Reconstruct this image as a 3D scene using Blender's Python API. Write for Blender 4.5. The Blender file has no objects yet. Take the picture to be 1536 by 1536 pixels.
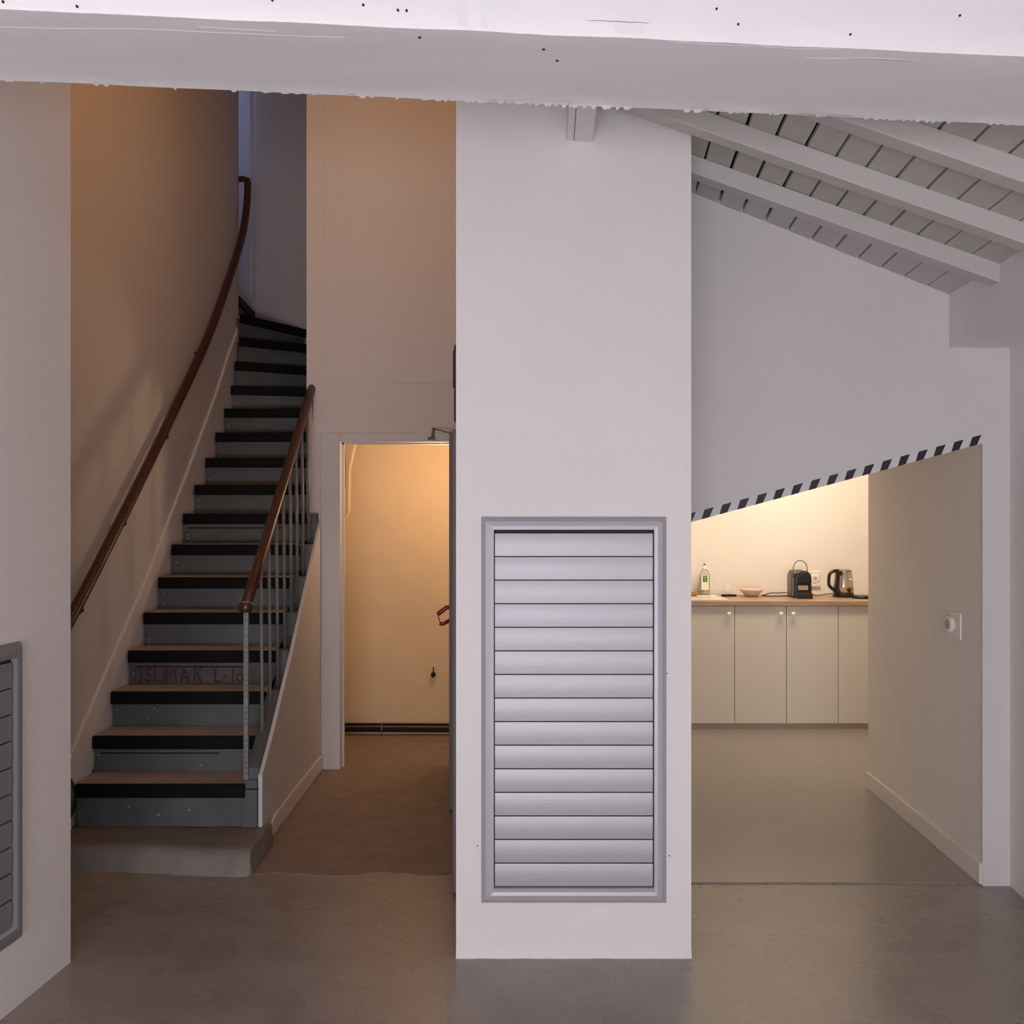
import bpy, bmesh, math, random
from mathutils import Vector, Matrix, noise
random.seed(7)
C = bpy.context.scene.collection
PI = math.pi
EYE = 1.6

# ------------------------------------------------------------ camera
cam_d = bpy.data.cameras.new('camera'); cam = bpy.data.objects.new('camera', cam_d); C.objects.link(cam)
cam.location = (0, 0, EYE); cam.rotation_euler = (PI/2, 0, 0)
cam_d.sensor_width = 36; cam_d.lens = 36; cam_d.clip_start = .05
bpy.context.scene.camera = cam

# ------------------------------------------------------------ world, view, lights
sc = bpy.context.scene
w = bpy.data.worlds.new('world'); sc.world = w; w.use_nodes = True
w.node_tree.nodes['Background'].inputs[0].default_value = (.74, .82, 1, 1)
w.node_tree.nodes['Background'].inputs[1].default_value = .2
sc.view_settings.view_transform = 'Standard'; sc.view_settings.look = 'None'
sc.view_settings.gamma = 1; sc.view_settings.exposure = .14; sc.view_settings.use_curve_mapping = False

def area(name, loc, target, sx, sy, power, col, spread=PI):
    d = bpy.data.lights.new(name, 'AREA'); d.shape = 'RECTANGLE'; d.size = sx; d.size_y = sy
    d.energy = power; d.color = col; d.spread = spread
    o = bpy.data.objects.new(name, d); C.objects.link(o); o.location = loc
    o.rotation_euler = (Vector(target)-Vector(loc)).to_track_quat('-Z', 'Y').to_euler()
    return o
def bulb(name, loc, power, col, r=.08):
    d = bpy.data.lights.new(name, 'POINT'); d.energy = power; d.color = col; d.shadow_soft_size = r
    o = bpy.data.objects.new(name, d); C.objects.link(o); o.location = loc
    return o
area('low_daylight_fill', (0, -3.1, .6), (.2, 3.0, 2.6), 3.4, 1.1, 172, (.985, .955, 1))  # added low fill behind the camera; there is no glazed door
area('window_daylight', (-.8, -3.1, 1.40), (.35, 3.68, 1.40), 2.6, 1.9, 17, (.96, .94, 1))
bulb('stairwell_lamp', (-.62, 4.7, 4.1), 16, (1, .45, .13), .12)
area('upstairs_daylight', (-2.95, 9.0, 5.3), (-2.0, 8.3, 3.4), .6, .6, 6, (.40, .50, 1))
bulb('back_room_lamp', (-.36, 6.58, 1.88), 14, (1, .64, .36), .06)
area('kitchen_lamp', (2.0, 6.95, 2.6), (2.0, 7.6, 1.1), 1.6, .4, 37, (1, .79, .54))

# ------------------------------------------------------------ materials
def mat(name, col, rough=.6, metal=0, bump=0, bscale=60, vary=0, vscale=3, col2=None, spec=.5, trans=0, stretch=(1,1,1), ramp=(.35,.65)):
    m = bpy.data.materials.new(name); m.use_nodes = True
    nt = m.node_tree; b = nt.nodes['Principled BSDF']
    b.inputs['Base Color'].default_value = (*col, 1); b.inputs['Roughness'].default_value = rough
    b.inputs['Metallic'].default_value = metal; b.inputs['Specular IOR Level'].default_value = spec
    b.inputs['Transmission Weight'].default_value = trans
    tc = nt.nodes.new('ShaderNodeTexCoord'); mp = nt.nodes.new('ShaderNodeMapping')
    mp.inputs['Scale'].default_value = stretch
    nt.links.new(tc.outputs['Object'], mp.inputs['Vector'])
    if vary or col2:
        n = nt.nodes.new('ShaderNodeTexNoise'); n.inputs['Scale'].default_value = vscale; n.inputs['Detail'].default_value = 8
        n.inputs['Roughness'].default_value = .6
        nt.links.new(mp.outputs[0], n.inputs['Vector'])
        r = nt.nodes.new('ShaderNodeValToRGB')
        c2 = col2 or tuple(c*(1-vary) for c in col)
        r.color_ramp.elements[0].position = ramp[0]; r.color_ramp.elements[0].color = (*c2, 1)
        r.color_ramp.elements[1].position = ramp[1]; r.color_ramp.elements[1].color = (*col, 1)
        nt.links.new(n.outputs['Fac'], r.inputs['Fac']); nt.links.new(r.outputs['Color'], b.inputs['Base Color'])
    if bump:
        n2 = nt.nodes.new('ShaderNodeTexNoise'); n2.inputs['Scale'].default_value = bscale; n2.inputs['Detail'].default_value = 6
        nt.links.new(mp.outputs[0], n2.inputs['Vector'])
        bn = nt.nodes.new('ShaderNodeBump'); bn.inputs['Strength'].default_value = bump; bn.inputs['Distance'].default_value = .01
        nt.links.new(n2.outputs['Fac'], bn.inputs['Height']); nt.links.new(bn.outputs[0], b.inputs['Normal'])
    return m

def concrete(name, cols, rough, scale, bump):
    """mottled, trowelled and partly polished concrete"""
    m = bpy.data.materials.new(name); m.use_nodes = True
    nt = m.node_tree; b = nt.nodes['Principled BSDF']; L = nt.links.new
    tc = nt.nodes.new('ShaderNodeTexCoord')
    def nz(s, d, dist=0):
        n = nt.nodes.new('ShaderNodeTexNoise'); n.inputs['Scale'].default_value = s; n.inputs['Detail'].default_value = d
        n.inputs['Distortion'].default_value = dist; L(tc.outputs['Object'], n.inputs['Vector']); return n
    def rp(src, a, b_, ca, cb):
        r = nt.nodes.new('ShaderNodeValToRGB'); r.color_ramp.elements[0].position = a; r.color_ramp.elements[1].position = b_
        r.color_ramp.elements[0].color = (*ca, 1); r.color_ramp.elements[1].color = (*cb, 1); L(src, r.inputs['Fac']); return r
    big = nz(scale, 4, .2); mid = nz(scale*4.5, 5, .25); fine = nz(scale*70, 4)
    base = rp(big.outputs['Fac'], .2, .8, cols[0], cols[1])
    fac = rp(mid.outputs['Fac'], .22, .92, (0, 0, 0), (1, 1, 1))
    mx = nt.nodes.new('ShaderNodeMix'); mx.data_type = 'RGBA'
    L(fac.outputs['Color'], mx.inputs[0]); L(base.outputs['Color'], mx.inputs[6]); mx.inputs[7].default_value = (*cols[2], 1)
    sp = rp(fine.outputs['Fac'], .3, .7, (.86, .86, .86), (1.08, 1.08, 1.08))
    mu = nt.nodes.new('ShaderNodeMix'); mu.data_type = 'RGBA'; mu.blend_type = 'MULTIPLY'; mu.inputs[0].default_value = 1
    L(mx.outputs[2], mu.inputs[6]); L(sp.outputs['Color'], mu.inputs[7]); L(mu.outputs[2], b.inputs['Base Color'])
    rr = nt.nodes.new('ShaderNodeMapRange'); rr.inputs['To Min'].default_value = rough[0]; rr.inputs['To Max'].default_value = rough[1]
    rr.inputs['From Min'].default_value = .2; rr.inputs['From Max'].default_value = .8
    L(mid.outputs['Fac'], rr.inputs['Value']); L(rr.outputs[0], b.inputs['Roughness'])
    bn = nt.nodes.new('ShaderNodeBump'); bn.inputs['Strength'].default_value = bump; bn.inputs['Distance'].default_value = .006
    L(mid.outputs['Fac'], bn.inputs['Height']); L(bn.outputs[0], b.inputs['Normal'])
    return m

M = {}
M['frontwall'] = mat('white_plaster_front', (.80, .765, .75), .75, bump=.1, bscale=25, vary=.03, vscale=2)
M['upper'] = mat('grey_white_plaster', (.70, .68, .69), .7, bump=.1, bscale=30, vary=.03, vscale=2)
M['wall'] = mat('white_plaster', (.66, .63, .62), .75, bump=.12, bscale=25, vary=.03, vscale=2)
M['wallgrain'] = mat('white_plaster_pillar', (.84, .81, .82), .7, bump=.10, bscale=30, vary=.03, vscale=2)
M['beam'] = mat('painted_beam', (.79, .785, .82), .5, bump=.10, bscale=7, stretch=(.4, 3, 3), vary=.03, vscale=5)
M['cream_wall'] = mat('cream_distemper', (.74, .57, .36), .8, bump=.12, bscale=20, vary=.06, vscale=3)
M['trim'] = mat('white_gloss_trim', (.76, .73, .71), .4)
M['plank'] = mat('painted_plank', (.54, .525, .505), .6, bump=.2, bscale=12, stretch=(6, .6, 6), vary=.05, vscale=4)
M['rafter'] = mat('painted_rafter', (.56, .545, .53), .6, bump=.12, bscale=9, stretch=(.6, 4, 4), vary=.04, vscale=5)
M['void'] = mat('roof_void', (.02, .02, .022), .9)
M['floor'] = concrete('concrete_floor', [(.255, .215, .195), (.33, .295, .275), (.40, .35, .305)], (.20, .36), 1.1, .03)
M['rough'] = concrete('rough_brown_concrete', [(.30, .225, .185), (.36, .28, .235), (.27, .20, .165)], (.5, .75), 2.0, .3)
M['step'] = concrete('grey_step_concrete', [(.22, .20, .19), (.28, .27, .26), (.20, .17, .15)], (.5, .75), 2.4, .4)
M['kfloor'] = mat('smooth_grey_floor', (.285, .268, .258), .24, vary=.05, vscale=2, spec=.6)
M['gray'] = mat('blue_grey_stair_paint', (.105, .115, .12), .55, bump=.15, bscale=30, vary=.25, vscale=7)
M['tread'] = mat('worn_brown_tread', (.50, .42, .37), .65, bump=.1, vary=.15, vscale=6)
M['rubber'] = mat('black_nosing', (.004, .0035, .0045), .65, spec=.15, bump=.1, bscale=80)
M['wood'] = mat('brown_varnished_rail', (.075, .024, .012), .35, vary=.3, vscale=8, stretch=(8, 1, 1))
M['woodlight'] = mat('bare_wood_end', (.35, .22, .13), .6)
M['alu'] = mat('satin_aluminium', (.455, .445, .49), .42, metal=.2, bump=.03, bscale=300)
M['alu_shaded'] = mat('shaded_aluminium', (.25, .245, .265), .5, metal=.2)  # darker copy of the aluminium: left grille's dim light put into its colour
M['sinkm'] = mat('sink_steel', (.85, .82, .78), .3, metal=.5)
M['alud'] = mat('grille_gap_shade', (.025, .025, .03), .8)
M['steel'] = mat('galvanised_steel', (.22, .245, .25), .5, metal=.2, vary=.25, vscale=14)
M['black'] = mat('black_plastic', (.010, .010, .011), .35)
M['blackm'] = mat('black_matt', (.008, .008, .009), .8)
M['ink'] = mat('tape_black', (.018, .015, .020), .5)
M['tapew'] = mat('tape_white', (.70, .69, .71), .5)
M['cab'] = mat('cream_cabinet_front', (.66, .63, .60), .45)
M['cabin'] = mat('cabinet_body', (.42, .37, .33), .6)
M['ctop'] = mat('oak_laminate', (.44, .30, .215), .4, vary=.25, vscale=5, stretch=(1, 9, 9))
M['plinth'] = mat('oak_plinth', (.42, .33, .27), .5, vary=.1, vscale=5, stretch=(1, 9, 9))
M['white'] = mat('white_plastic', (.80, .78, .75), .35)
M['red'] = mat('red_lever', (.30, .012, .010), .35)
M['dred'] = mat('dark_red_enamel', (.11, .02, .018), .4)
M['doorg'] = mat('mauve_grey_door', (.16, .125, .125), .55)
M['chrome'] = mat('brushed_steel', (.62, .56, .50), .25, metal=1)
M['greyp'] = mat('grey_plastic', (.22, .20, .19), .4)
M['greyd'] = mat('charcoal_plastic', (.10, .088, .08), .35)
M['clear'] = mat('clear_plastic', (.93, .93, .85), .08, trans=.85)
M['glass'] = mat('glass', (.95, .95, .93), .03); M['glass'].node_tree.nodes['Principled BSDF'].inputs['Alpha'].default_value = .22
M['green'] = mat('green_label', (.06, .13, .015), .5)
M['lime'] = mat('lime_print', (.35, .48, .12), .5)
M['porc'] = mat('pinkish_porcelain', (.72, .56, .48), .25)
M['pink'] = mat('pink_lid', (.45, .15, .14), .5)
M['cream'] = mat('cream_ceramic', (.72, .62, .48), .4)
M['sponge'] = mat('yellow_brown_sponge', (.36, .19, .05), .9, bump=.5, bscale=200)
M['dirt'] = mat('bare_stain', (.07, .035, .025), .8)
M['paint'] = mat('spray_paint', (.060, .030, .030), .8)
M['oldpaint'] = mat('faded_red_brown_wash', (.12, .098, .095), .7, vary=.35, vscale=16)
M['hole'] = mat('hole_black', (.015, .012, .01), .9)
M['pipe'] = mat('dark_pipe', (.028, .018, .016), .85, spec=.2)

# ------------------------------------------------------------ mesh helpers
class MB:
    def __init__(s): s.v = []; s.f = []; s.sm = []
    def add(s, vs, fs, smooth=False):
        o = len(s.v); s.v += [tuple(p) for p in vs]
        for f in fs: s.f.append(tuple(i+o for i in f)); s.sm.append(smooth)
        return s
    def box(s, x0, x1, y0, y1, z0, z1):
        vs = [(x, y, z) for x in (x0, x1) for y in (y0, y1) for z in (z0, z1)]
        return s.add(vs, [(0,1,3,2), (4,6,7,5), (0,4,5,1), (2,3,7,6), (0,2,6,4), (1,5,7,3)])
    def prism(s, poly, axis, a, b):
        """poly: 2D points in the other two axes (in x,y,z order); extruded along axis from a to b"""
        def P(p, t): return {'x': (t, p[0], p[1]), 'y': (p[0], t, p[1]), 'z': (p[0], p[1], t)}[axis]
        n = len(poly)
        return s.add([P(p, a) for p in poly]+[P(p, b) for p in poly],
                     [tuple(range(n)), tuple(range(2*n-1, n-1, -1))]+[(i, (i+1) % n, n+(i+1) % n, n+i) for i in range(n)])
    def hexa(s, bot, top):
        n = len(bot)
        return s.add(list(bot)+list(top), [tuple(range(n)), tuple(range(2*n-1, n-1, -1))]+[(i, (i+1) % n, n+(i+1) % n, n+i) for i in range(n)])
    def tube(s, path, r, seg=10, sy=1.0):
        path = [Vector(p) for p in path]; rings = []; n = len(path)
        up = Vector((0, 0, 1))
        a = None
        for i, p in enumerate(path):
            t = (path[min(i+1, n-1)]-path[max(i-1, 0)]).normalized()
            if a is None:
                a = t.cross(up)
                if a.length < .05: a = t.cross(Vector((1, 0, 0)))
            else: a = a-t*a.dot(t)
            a.normalize(); b = a.cross(t)
            rr = r[i] if isinstance(r, (list, tuple)) else r
            rings.append([p+a*math.cos(k*2*PI/seg)*rr+b*math.sin(k*2*PI/seg)*rr*sy for k in range(seg)])
        vs = [v for g in rings for v in g]; fs = []
        for i in range(n-1):
            for k in range(seg):
                fs.append((i*seg+k, i*seg+(k+1) % seg, (i+1)*seg+(k+1) % seg, (i+1)*seg+k))
        s.add(vs, fs, True)
        o = len(s.v)-len(vs)
        s.f.append(tuple(o+k for k in reversed(range(seg)))); s.sm.append(False)
        s.f.append(tuple(o+(n-1)*seg+k for k in range(seg))); s.sm.append(False)
        return s
    def lathe(s, prof, c, seg=28, ax='z', sx=1, sy=1):
        vs = []
        for (r, h) in prof:
            for k in range(seg):
                a = 2*PI*k/seg; x, y = r*math.cos(a)*sx, r*math.sin(a)*sy
                p = {'z': (x, y, h), 'y': (x, h, y), 'x': (h, x, y)}[ax]
                vs.append((c[0]+p[0], c[1]+p[1], c[2]+p[2]))
        fs = [(i*seg+k, i*seg+(k+1) % seg, (i+1)*seg+(k+1) % seg, (i+1)*seg+k) for i in range(len(prof)-1) for k in range(seg)]
        s.add(vs, fs, True); o = len(s.v)-len(vs)
        if prof[0][0] > 1e-5: s.f.append(tuple(o+k for k in reversed(range(seg)))); s.sm.append(False)
        if prof[-1][0] > 1e-5: s.f.append(tuple(o+(len(prof)-1)*seg+k for k in range(seg))); s.sm.append(False)
        return s
    def ball(s, c, r, seg=14, sc=(1, 1, 1)):
        pr = [(math.sin(t*PI/8)*r, -math.cos(t*PI/8)*r*sc[2]) for t in range(9)]
        pr[0] = (1e-6, pr[0][1]); pr[-1] = (1e-6, pr[-1][1])
        return s.lathe(pr, c, seg, 'z', sc[0], sc[1])
    def mesh(s, name, m):
        me = bpy.data.meshes.new(name); me.from_pydata(s.v, [], s.f); me.update()
        bm = bmesh.new(); bm.from_mesh(me); bmesh.ops.recalc_face_normals(bm, faces=bm.faces); bm.to_mesh(me); bm.free()
        for p, q in zip(me.polygons, s.sm): p.use_smooth = q
        me.materials.append(M[m] if isinstance(m, str) else m)
        return me

def smooth_by_angle(o, ang=.5):
    bm = bmesh.new(); bm.from_mesh(o.data)
    for f in bm.faces: f.smooth = True
    for e in bm.edges:
        if len(e.link_faces) == 2 and e.calc_face_angle(0) > ang: e.smooth = False
    bm.to_mesh(o.data); bm.free()
WM = {}
def obj(name, mb, m, parent=None, bevel=0, seg=2, kind=None, label=None, local=False):
    me = mb.mesh(name, m) if isinstance(mb, MB) else mb
    o = bpy.data.objects.new(name, me); C.objects.link(o)
    if parent is not None:
        o.parent = parent
        pw = WM.get(parent.name, Matrix.Identity(4))
        if not local: o.matrix_parent_inverse = pw.inverted()
    if bevel:
        b = o.modifiers.new('bevel', 'BEVEL'); b.width = bevel; b.segments = seg; b.limit_method = 'ANGLE'; b.angle_limit = .6
    if kind: o['kind'] = kind
    if label: o['label'] = label
    return o
def root(name, loc, rz=0, label=None, cat=None, group=None, kind=None):
    o = bpy.data.objects.new(name, None); C.objects.link(o); o.empty_display_size = .1
    o.location = loc; o.rotation_euler = (0, 0, rz)
    WM[o.name] = Matrix.Translation(loc) @ Matrix.Rotation(rz, 4, 'Z')
    return tag(o, label, cat, group, kind)
def tag(o, label=None, cat=None, group=None, kind=None):
    if label: o['label'] = label
    if cat: o['category'] = cat
    if group: o['group'] = group
    if kind: o['kind'] = kind
    return o
def struct(name, mb, m, bevel=0, label=None): return obj(name, mb, m, None, bevel, 2, 'structure', label)

# ------------------------------------------------------------ floors
def lx(y): return -1.933+.1*y            # face of the left wall of the front room
def rx(y): return 2.13-.085*(4.38-y)      # face of the right wall of the front room
struct('floor', MB().box(-3.6, 4.2, -3.2, 9.6, -.12, 0), 'floor')
# rough slab of the passage: irregular front edge
random.seed(3)
fr = [(-1.14+i*.03, 4.52+random.uniform(-.012, .012)+.02*math.sin(i*.4)) for i in range(33)]
slab = MB().prism(fr+[(-.18, 6.44), (-1.19, 6.44), (-1.19, 4.8)], 'z', 0, .0015)
struct('floor_passage', slab, 'rough')
struct('floor_back_room', MB().box(-1.23, .4, 6.44, 7.36, 0, .005), 'rough')
struct('floor_kitchen', MB().box(.3, 4.0, 4.41, 8.08, 0, .006), 'kfloor', label='smooth grey kitchen floor with a straight thin front edge')

# concrete step in front of the stairs, worn and lumpy
def step_mesh():
    nx, ny = 40, 12; x0, x1 = -2.1, -1.155; vs = []; fs = []
    def jag(i): return .012*noise.noise((i*.31, 2.1, 0))
    for j in range(ny+1):
        for i in range(nx+1):
            u = i/nx; v = j/ny; x = x0+(x1-x0)*u - (.02 if v > .5 else 0)*0
            yf = 4.53+.03*math.sin(u*5)+jag(i)
            if j == 0: p = (x, yf-.012, 0)
            elif j == 1: p = (x, yf, .07+jag(i+9))
            elif j == 2: p = (x, yf+.02, .098+jag(i+3)*.5)
            else: p = (x, yf+.02+(4.9-yf)*((j-2)/(ny-2)), .105+.004*noise.noise((x*5, j*.6, 1)))
            vs.append(p)
    for j in range(ny):
        for i in range(nx):
            a = j*(nx+1)+i; fs.append((a, a+1, a+nx+2, a+nx+1))
    m = MB().add(vs, fs, True)
    r = [vs[j*(nx+1)+nx] for j in range(ny+1)]; base = [(p[0]+.012, p[1], 0) for p in r]
    m.add(r+base, [(j, j+1, ny+1+j+1, ny+1+j) for j in range(ny)])
    m.box(x0+.01, x1-.01, 4.60, 4.86, -.02, .09)
    return m
tag(obj('concrete_step', step_mesh(), 'step'), 'worn grey concrete step at the foot of the staircase', 'step')

# ------------------------------------------------------------ walls of the front room
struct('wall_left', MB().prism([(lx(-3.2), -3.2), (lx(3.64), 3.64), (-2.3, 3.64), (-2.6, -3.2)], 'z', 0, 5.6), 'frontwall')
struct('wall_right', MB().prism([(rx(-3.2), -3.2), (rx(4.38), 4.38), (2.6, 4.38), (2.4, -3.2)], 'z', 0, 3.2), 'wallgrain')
struct('wall_front', MB().box(-2.6, 2.6, -3.3, -3.2, 0, 3.6), 'wall')
# centre pier, whose foot is slightly ragged
def pier():
    m = MB(); x0, x1 = -.201, .644; n = 60
    m.box(x0, x1, 3.679, 4.38, .02, 4.2)
    pts = [(x0+(x1-x0)*i/n) for i in range(n+1)]
    vs = []; fs = []
    for i, x in enumerate(pts):
        dz = .006+.006*noise.noise((x*9, 0, 3)); dy = .004*noise.noise((x*14, 5, 0))
        vs += [(x, 3.679, .03), (x, 3.672+dy, .012+dz), (x, 3.668+dy, 0)]
    for i in range(n):
        for j in range(2): fs.append((i*3+j, (i+1)*3+j, (i+1)*3+j+1, i*3+j+1))
    m.add(vs, fs, True); m.box(x0, x1, 3.68, 4.38, 0, .03)
    return m
pi_ = struct('wall_centre', pier(), 'wallgrain')
sp = MB()
for px, pz in ((-.124, .40), (.565, .365), (.557, 1.02)):
    sp.lathe([(.0025, -.0015), (.0025, .0)], (px, 3.679, pz), 8, 'y')
obj('nail_head', sp, 'hole', pi_, kind='stuff')
# wall over the kitchen opening: slanted lower edge, thin board
def tz(x): return 1.557+(x-.767)*(1.894-1.557)/(2.013-.767)
WY = 4.38
struct('wall_back_right', MB().prism([(.60, tz(.60)), (2.013, tz(2.013)), (2.013, 0), (2.15, 0), (2.15, 3.15), (.60, 3.15)], 'y', WY, WY+.03), 'upper')
# niche side wall running back to the kitchen
struct('wall_niche', MB().prism([(2.013, WY+.03), (2.06, 5.92), (2.22, 5.92), (2.19, WY+.03)], 'z', 0, 2.75), 'frontwall')
struct('baseboard_right', MB().prism([(2.000, WY+.002), (2.047, 5.92), (2.06, 5.92), (2.013, WY+.002)], 'z', .006, .098), 'trim', bevel=.003)
# kitchen shell
struct('wall_kitchen_back', MB().box(.3, 4.1, 8.08, 8.2, 0, 2.8), 'frontwall')
struct('wall_kitchen_right', MB().box(4.0, 4.1, 5.8, 8.08, 0, 2.8), 'frontwall')
struct('wall_kitchen_front', MB().box(2.2, 4.1, 5.8, 5.92, 0, 2.8), 'frontwall')
struct('wall_kitchen_left', MB().box(.3, .42, 4.38, 8.08, 0, 2.8), 'frontwall')
struct('ceiling_kitchen', MB().box(.3, 4.1, 4.41, 8.2, 2.75, 2.85), 'wall')

# ------------------------------------------------------------ hazard tape along the slanted edge
tape = root('hazard_tape', (.767, WY, 1.557), 0, 'black and white striped warning tape along the slanted edge of the kitchen opening', 'tape')
tb = MB().prism([(.645, tz(.645)), (2.013, tz(2.013)), (2.013, tz(2.013)+.038), (.645, tz(.645)+.038)], 'y', WY-.0012, WY)
obj('tape_base', tb, 'tapew', tape)
for k in range(-1, 17):
    xc = .7602+.0763*k
    if xc-.03 < .62: continue
    m = MB(); w_ = .0182; lean = .0080
    a = [(xc-w_-lean, tz(xc-w_-lean)), (xc+w_-lean-.003, tz(xc+w_-lean-.003)), (xc+w_+lean, tz(xc+w_+lean)+.038), (xc-w_+lean-.003, tz(xc-w_+lean-.003)+.038)]
    m.prism(a, 'y', WY-.0022, WY-.0012)
    obj('stripe', m, 'ink', tape)

# ------------------------------------------------------------ sloping plank ceiling on rafters
def cz(x, y): return 2.96-.394*((x-.09*(y-4.38))-.778)
def ux(u, y): return u+.09*(y-4.38)
ceil_ = root('ceiling', (.8, 1, 2.96), 0, kind='structure')
random.seed(11)
edges = [.783+.0992*k for k in range(-14, 12)]
for k in range(len(edges)-1):
    def gap(j): return max(.0022, (.0062 if j < 20 else .0045)-(.0018 if (j*7) % 5 in (1, 3) else 0))
    u0, u1 = edges[k]+gap(k), edges[k+1]-gap(k+1)
    dz = random.uniform(0, .003); ya, yb = -3.2, 4.38
    bot = [(ux(u, y), y, cz(ux(u, y), y)+dz) for u, y in ((u0, ya), (u1, ya), (u1, yb), (u0, yb))]
    obj('plank', MB().hexa(bot, [(p[0], p[1], p[2]+.018) for p in bot]), 'plank', ceil_)
bot = [(ux(u, y), y, cz(ux(u, y), y)+.05) for u, y in ((-.75, -3.2), (2.1, -3.2), (2.1, 4.38), (-.75, 4.38))]
obj('roof_board', MB().hexa(bot, [(p[0], p[1], p[2]+.05) for p in bot]), 'void', ceil_)
for k in range(9):
    y0 = 3.935-.437*k
    def ry(x): return y0-.10*(x-.8)
    xs = (-.62, 1.90)
    if k == 0: xs = (.60, 1.90)
    m = MB(); b_ = []; t_ = []
    for (x, dy) in ((xs[0], 0), (xs[1], 0), (xs[1], .08), (xs[0], .08)):
        y = ry(x)+dy
        if x > 1: x = 1.90-.085*(4.38-y)
        b_.append((x, y, cz(x, y)-.07)); t_.append((x, y, cz(x, y)+.002))
    m.hexa(b_, t_)
    obj('rafter', m, 'rafter', ceil_, bevel=.005)
# short beam end running out of the pier
jo = MB(); d_ = .034
for (xa, xb, dz) in ((.197, .222, .004), (.2235, .290, 0)):
    b_ = [(xa, 3.68, 2.93+dz), (xb, 3.68, 2.93+dz), (xb-d_*2.9, .8, 2.93+dz), (xa-d_*2.9, .8, 2.93+dz)]
    jo.hexa(b_, [(p[0], p[1], p[2]+.14) for p in b_])
struct('ceiling_joist', jo, 'beam', bevel=.004)
# box beam in the corner above the right wall
bx = [(1.87, WY), (2.14, WY), (rx(-3.2)+.01, -3.2), (1.87-.085*7.58, -3.2)]
struct('ceiling_corner_box', MB().prism(bx, 'z', 2.302, 2.56), 'wallgrain', bevel=.004)
# flat ceiling over the left of the front room and bulkhead up into the stairwell
struct('ceiling_left', MB().box(-2.6, -.30, -3.2, 3.0, 3.50, 3.6), 'wall')
struct('ceiling_bulkhead', MB().box(-2.6, -.2, 2.9, 3.0, 3.5, 5.6), 'wall')
struct('ceiling_stairwell', MB().box(-3.6, .1, 2.9, 9.7, 5.6, 5.7), 'wall')
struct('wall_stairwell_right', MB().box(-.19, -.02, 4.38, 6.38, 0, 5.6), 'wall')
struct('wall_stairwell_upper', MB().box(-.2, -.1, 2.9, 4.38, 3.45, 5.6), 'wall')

# ------------------------------------------------------------ big white painted beam across the top of the picture
def beam():
    ZB = EYE+.85; n = 520; m = MB(); vs = []; fs = []
    f0, f1 = Vector((-.866, 1.731)), Vector((.956, 1.912)); g0, g1 = Vector((-1.004, 2.009)), Vector((1.120, 2.240))
    def lin(a, b, x): return a.y+(b.y-a.y)*(x-a.x)/(b.x-a.x)
    K = 0
    for i in range(n+1):
        x = -1.74+3.40*i/n
        yf = lin(f0, f1, x); yb = lin(g0, g1, x)
        nf = .004*noise.noise((x*7, 0, 0))+.0015*noise.noise((x*40, 1, 0))
        am = max(0, min(1, .5+1.6*noise.noise((x*3.1, 7, 0)))); nb = .004*noise.noise((x*9, 4, 0))+am*(.004*noise.noise((x*38, 5, 0))+.004*noise.noise((x*110, 5, 0)))
        zz = .0025*noise.noise((x*4, 9, 0))
        sec = [(yf, ZB+.13), (yf-.001+nf*.4, ZB+.05), (yf+nf, ZB+.007), (yf+nf+.003, ZB+.0015), (yf+.010+nf, ZB+.001)]
        for t in (.12, .25, .4, .55, .7, .85):
            y = yf+(yb-yf)*t; sec.append((y, ZB+.0015*noise.noise((x*6, t*5, 2))))
        sec += [(yb-.012, ZB-.001+zz*.5), (yb+nb, ZB-.003+zz+nb*.3), (yb+nb*.5+.003, ZB+.006), (yb, ZB+.13)]
        K = len(sec)
        vs += [(x, y, z) for y, z in sec]
    for i in range(n):
        for j in range(K):
            fs.append((i*K+j, (i+1)*K+j, (i+1)*K+(j+1) % K, i*K+(j+1) % K))
    fs += [tuple(range(K)), tuple(n*K+j for j in reversed(range(K)))]
    m.add(vs, fs, True)
    return m, lin, f0, f1, g0, g1, ZB
bm_, lin, f0, f1, g0, g1, ZB = beam()
bo = struct('ceiling_beam', bm_, 'beam', label='thick white painted timber beam with ragged edges crossing overhead'); smooth_by_angle(bo, .5)
random.seed(5)
# beads of dried paint hanging along the back edge
dr = MB(); x = -1.5
while x < 1.6:
    y = lin(g0, g1, x); L_ = random.uniform(.006, .028); h = random.uniform(.0005, .0030)*(1.3 if .05 < x < .45 else .8)
    dr.add([(x, y-.008, ZB-.003), (x+L_, y-.008, ZB-.003), (x+L_*.8, y+.004, ZB-.003-h), (x+L_*.3, y+.005, ZB-.003-h*1.3), (x, y+.004, ZB+.004), (x+L_, y+.004, ZB+.004)],
           [(0, 1, 2, 3), (0, 3, 4), (1, 5, 2), (3, 2, 5, 4)])
    x += L_*random.uniform(.7, 1.6)+(random.uniform(.03, .12) if random.random() < .22 else 0)
obj('paint_drip', dr, 'beam', bo, kind='stuff')
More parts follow.
